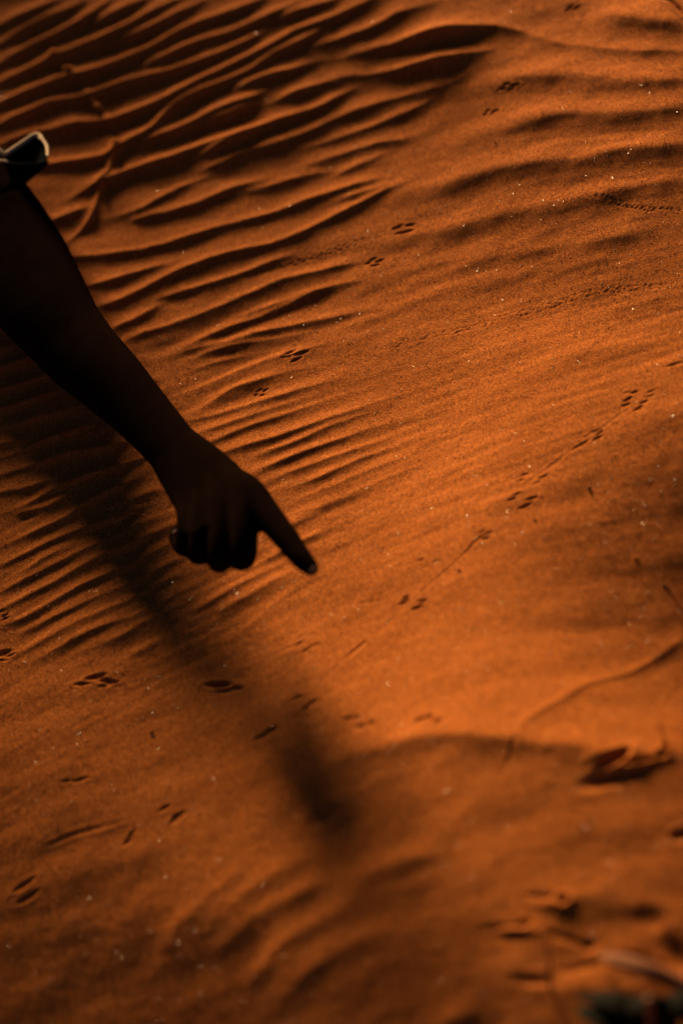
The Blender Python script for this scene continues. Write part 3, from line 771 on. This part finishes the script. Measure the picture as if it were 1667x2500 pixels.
rim2 = [PX(*q) for q in [(12,356,-44),(48,333,-40),(80,311,-40),(94,317,-46),(107,336,-52),(109,362,-60),(98,374,-66),(60,376,-72),(24,372,-64)]]
loop2 = closed_curve(rim2, 36); bot = PX(45, 388, -12); c2 = sum(rim2, Vector())/len(rim2)
rings = []
for t in (0, .25, .5, .75, .93):
    k = 1-t**2.2
    rings.append([bot.lerp(c2, 1-t)+(q-c2)*k for q in loop2])
cuff = shell('cuff', rings, person, m_cloth, .0022, True)
def hem(pts, wid):
    s = Skin(); Q = catmull(np.array([list(PX(*q)) for q in pts]), .004); secs = []
    Q = [Vector(q) for q in Q]
    for i, q in enumerate(Q):
        t = (Q[min(i+1, len(Q)-1)]-Q[max(i-1, 0)]).normalized(); v = (q-Vector(CAM)).normalized()
        u = t.cross(v).normalized(); w = wid*(1 if i < len(Q)*.55 else .62)
        secs.append((q, u*w, v*w*.6))
    s.tube(secs, 8)
    me = bpy.data.meshes.new('hem'); s.bm.to_mesh(me); s.bm.free()
    for p in me.polygons: p.use_smooth = True
    h = bpy.data.objects.new('hem', me); col.objects.link(h); me.materials.append(m_hem); h.parent = cuff
    h.matrix_parent_inverse = cuff.matrix_world.inverted()
hem([(13,355,-48),(48,332,-44),(82,310,-44),(95,317,-50),(108,336,-56),(110,360,-64)], .0031)
hem([(-50,316,-60),(-5,341,-60),(8,353,-58)], .003)
hem([(-45,366,-76),(0,369,-76),(19,371,-74)], .0026)

# ------------------------------------------------------------------ small things lying on the sand
def bent_blade(name, pts, widths, thick, mat, parent=None):
    """a narrow leaf or stalk: oval section along a 3D curve"""
    s = Skin(); secs = []
    P = [Vector(p) for p in pts]
    Q = catmull(np.array([list(p)+[w] for p, w in zip(P, widths)]), .004)
    for i, q in enumerate(Q):
        a = Vector(Q[max(i-1, 0)][:3]); b = Vector(Q[min(i+1, len(Q)-1)][:3]); t = (b-a).normalized()
        u = t.cross(Vector((0, 0, 1)));  u = u.normalized() if u.length > .05 else Vector((1, 0, 0))
        v = u.cross(t)
        w = max(float(q[3]), .0003)
        secs.append((Vector(q[:3]), u*w, v*max(w*thick, .0003)))
    s.tube(secs, 10)
    me = bpy.data.meshes.new(name); bmesh.ops.recalc_face_normals(s.bm, faces=s.bm.faces[:]); s.bm.to_mesh(me); s.bm.free()
    for p in me.polygons: p.use_smooth = True
    return link(name, me, mat, parent)
def over(x, y, h):
    """point h metres above the sand that is seen at px (x, y)"""
    p = on_sand(np.array([x]), np.array([y]))[0]
    z = base_z(p[0], p[1])
    return plane_hit(np.array(x), np.array(y), z+h)
def leafmat(name, c0, c1):
    m, nt, bs = node_mat(name)
    n = nt.nodes.new('ShaderNodeTexNoise'); n.inputs['Scale'].default_value = 45; n.inputs['Detail'].default_value = 4
    cr = nt.nodes.new('ShaderNodeValToRGB'); cr.color_ramp.elements[0].position = .35; cr.color_ramp.elements[1].position = .7
    cr.color_ramp.elements[0].color = (*c0, 1); cr.color_ramp.elements[1].color = (*c1, 1)
    nt.links.new(n.outputs['Fac'], cr.inputs['Fac']); nt.links.new(cr.outputs['Color'], bs.inputs['Base Color'])
    bs.inputs['Roughness'].default_value = .8; bs.inputs['Specular IOR Level'].default_value = .05
    return m
m_leaf = leafmat('dark_green_leaf', (.005, .0034, .0008), (.010, .0066, .0016))
m_dry = leafmat('dry_stalk', (.17, .058, .022), (.26, .095, .045))
m_dark = leafmat('dark_seed', (.02, .010, .006), (.05, .025, .012))
# plant in the lower right corner
pb = on_sand(np.array([1660.]), np.array([2520.]))[0]
plant = empty('desert_plant', tuple(pb)); tag(plant, 'low dark green plant with a pale stem in the lower right corner', 'plant')
for k, pts in enumerate([
    [(1640,2540,.004),(1580,2480,.022),(1500,2446,.030),(1410,2430,.020)],
    [(1650,2530,.006),(1620,2470,.030),(1570,2452,.036),(1500,2470,.024)],
    [(1690,2540,.006),(1680,2470,.030),(1640,2450,.030),(1590,2470,.018)],
    [(1600,2560,.004),(1540,2510,.022),(1460,2480,.024),(1405,2462,.012)],
    [(1720,2520,.006),(1700,2450,.030),(1668,2440,.034),(1620,2462,.020)]]):
    bent_blade('leaf', [over(*p) for p in pts], [.004, .012, .011, .002], .12, m_leaf, plant)
bent_blade('stem', [over(1588,2530,.0), over(1586,2480,.030), over(1582,2440,.060)], [.0052, .0046, .0038], 1, m_dry, plant)
dry = bent_blade('dry_leaf', [over(1461,2333,.006), over(1500,2342,.014), over(1580,2368,.018), over(1680,2412,.010)], [.002, .0075, .009, .006], .25, m_dry)
tag(dry, 'dry pinkish brown leaf lying above the dark green plant', 'leaf')
st = bent_blade('dry_grass_stalk', [over(1344,2425,-.002), over(1341,2370,.018), over(1338,2300,.045)], [.0016, .0015, .0010], 1, m_dark)
tag(st, 'dark upright grass stalk left of the green plant in the lower right corner', 'grass stalk')
st2 = bent_blade('dry_grass_stalk', [over(1624,1830,-.002), over(1618,1795,.016), over(1606,1762,.034)], [.0011, .0009, .0006], 1, m_dry)
tag(st2, 'thin pale grass stalk standing beside the deep print on the right', 'grass stalk')
def pebble(x, y, r, label):
    p = on_sand(np.array([x]), np.array([y]))[0]
    z = float(sand_z(p[0], p[1]))
    bm = bmesh.new(); bmesh.ops.create_icosphere(bm, subdivisions=2, radius=r)
    rr = random.Random(int(x))
    for v in bm.verts:
        v.co *= 1+rr.uniform(-.16, .16); v.co.z *= .8
    me = bpy.data.meshes.new('pebble'); bm.to_mesh(me); bm.free()
    for q in me.polygons: q.use_smooth = True
    o = link('pebble', me, m_dark); o.location = (p[0], p[1], z+r*.45)
    tag(o, label, 'pebble', 'dark pebbles on the sand')
pebble(1437, 1192, .0019, 'dark pebble on open sand at the right, farthest from the hand')
pebble(1305, 1271, .0013, 'smallest dark pebble, just right of the trail of four-part prints')
pebble(1121, 1393, .0017, 'dark pebble beside the tail drag line in the middle of the trail')
pebble(371, 1789, .0017, 'dark pebble in the shaded sand below the arm shadow at left')

# unseen bush, added up-sun of the frame to shade the upper left corner
m_bark = leafmat('grey_bark', (.10, .07, .05), (.20, .15, .10))
def bush(cx, cy, hx, hz, label, seed, n=2600):
    r = random.Random(seed); g = float(base_z(cx, cy))
    o = empty('added_shade_bush', (cx, cy, g)); tag(o, label, 'bush')
    tr = Skin()
    for k in range(9):
        a = r.uniform(-.9, .9); e = Vector((cx+math.sin(a)*hx*r.uniform(.4, .95), cy+r.uniform(-.1, .1), g+hz*r.uniform(.55, .92)))
        b = Vector((cx+r.uniform(-.05, .05), cy+r.uniform(-.05, .05), g-.02)); m = b.lerp(e, .5)+Vector((r.uniform(-.05, .05), r.uniform(-.05, .05), .04))
        tr.round_tube([b, m, e], [.014, .009, .004], n=8)
    me = bpy.data.meshes.new('branches'); tr.bm.to_mesh(me); tr.bm.free(); link('branches', me, m_bark, o)
    Vs, Fs = [], []
    tuft = [(r.uniform(-.82, .82), r.uniform(-.7, .7), r.uniform(-.75, .8), r.uniform(.22, .42)) for _ in range(20)]
    for i in range(n):
        t_ = tuft[i % 20]; u = Vector(t_[:3])+Vector((r.gauss(0, 1), r.gauss(0, 1), r.gauss(0, 1))).normalized()*r.random()**.5*t_[3]
        c = Vector((cx+u.x*hx, cy+u.y*.13, g+hz*.53+u.z*hz*.47))
        a = Vector((r.gauss(0, 1), r.gauss(0, 1), r.gauss(0, 1))).normalized(); b = a.orthogonal().normalized()
        L, w = r.uniform(.02, .04), r.uniform(.007, .012); k = len(Vs)
        Vs += [c-a*L, c+b*w, c+a*L, c-b*w]; Fs.append((k, k+1, k+2, k+3))
    link('foliage', mesh_np('foliage', np.array([list(v) for v in Vs]), np.array(Fs), False), m_leaf, o)
bush(-0.33, 1.62, .26, .24, 'unseen leafy bush added beyond the upper left corner to shade the strong ripples', 5)

# ------------------------------------------------------------------ light
w = bpy.data.worlds.new('World'); scene.world = w; w.use_nodes = True
nt = w.node_tree; bg = nt.nodes['Background']
sky = nt.nodes.new('ShaderNodeTexSky'); sky.sky_type = 'NISHITA'; sky.sun_disc = False
sky.sun_elevation = SUN_EL; sky.sun_rotation = SUN_AZ; sky.altitude = 6000; sky.air_density = .22; sky.dust_density = .2
nt.links.new(sky.outputs['Color'], bg.inputs['Color']); bg.inputs['Strength'].default_value = .05
sl = bpy.data.lights.new('sun', 'SUN'); sl.energy = 5.0; sl.angle = math.radians(13); sl.color = (1.0, .76, .42)
so = bpy.data.objects.new('sun', sl); col.objects.link(so)
so.rotation_euler = Vector(-SUN).to_track_quat('-Z', 'Y').to_euler()
so.location = (0, 4, 3)

# ------------------------------------------------------------------ camera
cd = bpy.data.cameras.new('camera'); cam = bpy.data.objects.new('camera', cd); col.objects.link(cam)
cd.sensor_fit = 'VERTICAL'; cd.sensor_height = 36; cd.sensor_width = 24; cd.lens = FOC
cd.clip_start = .05; cd.clip_end = 500
M = Matrix((( RIGHT[0], UP[0], -FW[0], CAM[0]), (RIGHT[1], UP[1], -FW[1], CAM[1]), (RIGHT[2], UP[2], -FW[2], CAM[2]), (0, 0, 0, 1)))
cam.matrix_world = M
fp = on_sand(np.array([760.]), np.array([1010.]))[0]
cd.dof.use_dof = True; cd.dof.focus_distance = float((fp-CAM)@FW); cd.dof.aperture_fstop = 1.35
scene.camera = cam

scene.view_settings.view_transform = 'Standard'; scene.view_settings.look = 'None'
scene.view_settings.exposure = 1.14; scene.view_settings.gamma = 1.0
scene.view_settings.use_curve_mapping = False
scene.render.engine = 'CYCLES'
scene.cycles.max_bounces = 4
scene.cycles.use_denoising = True
scene.cycles.denoiser = 'OPENIMAGEDENOISE'
scene.cycles.denoising_input_passes = 'RGB_ALBEDO_NORMAL'
scene.cycles.sample_clamp_direct = 24
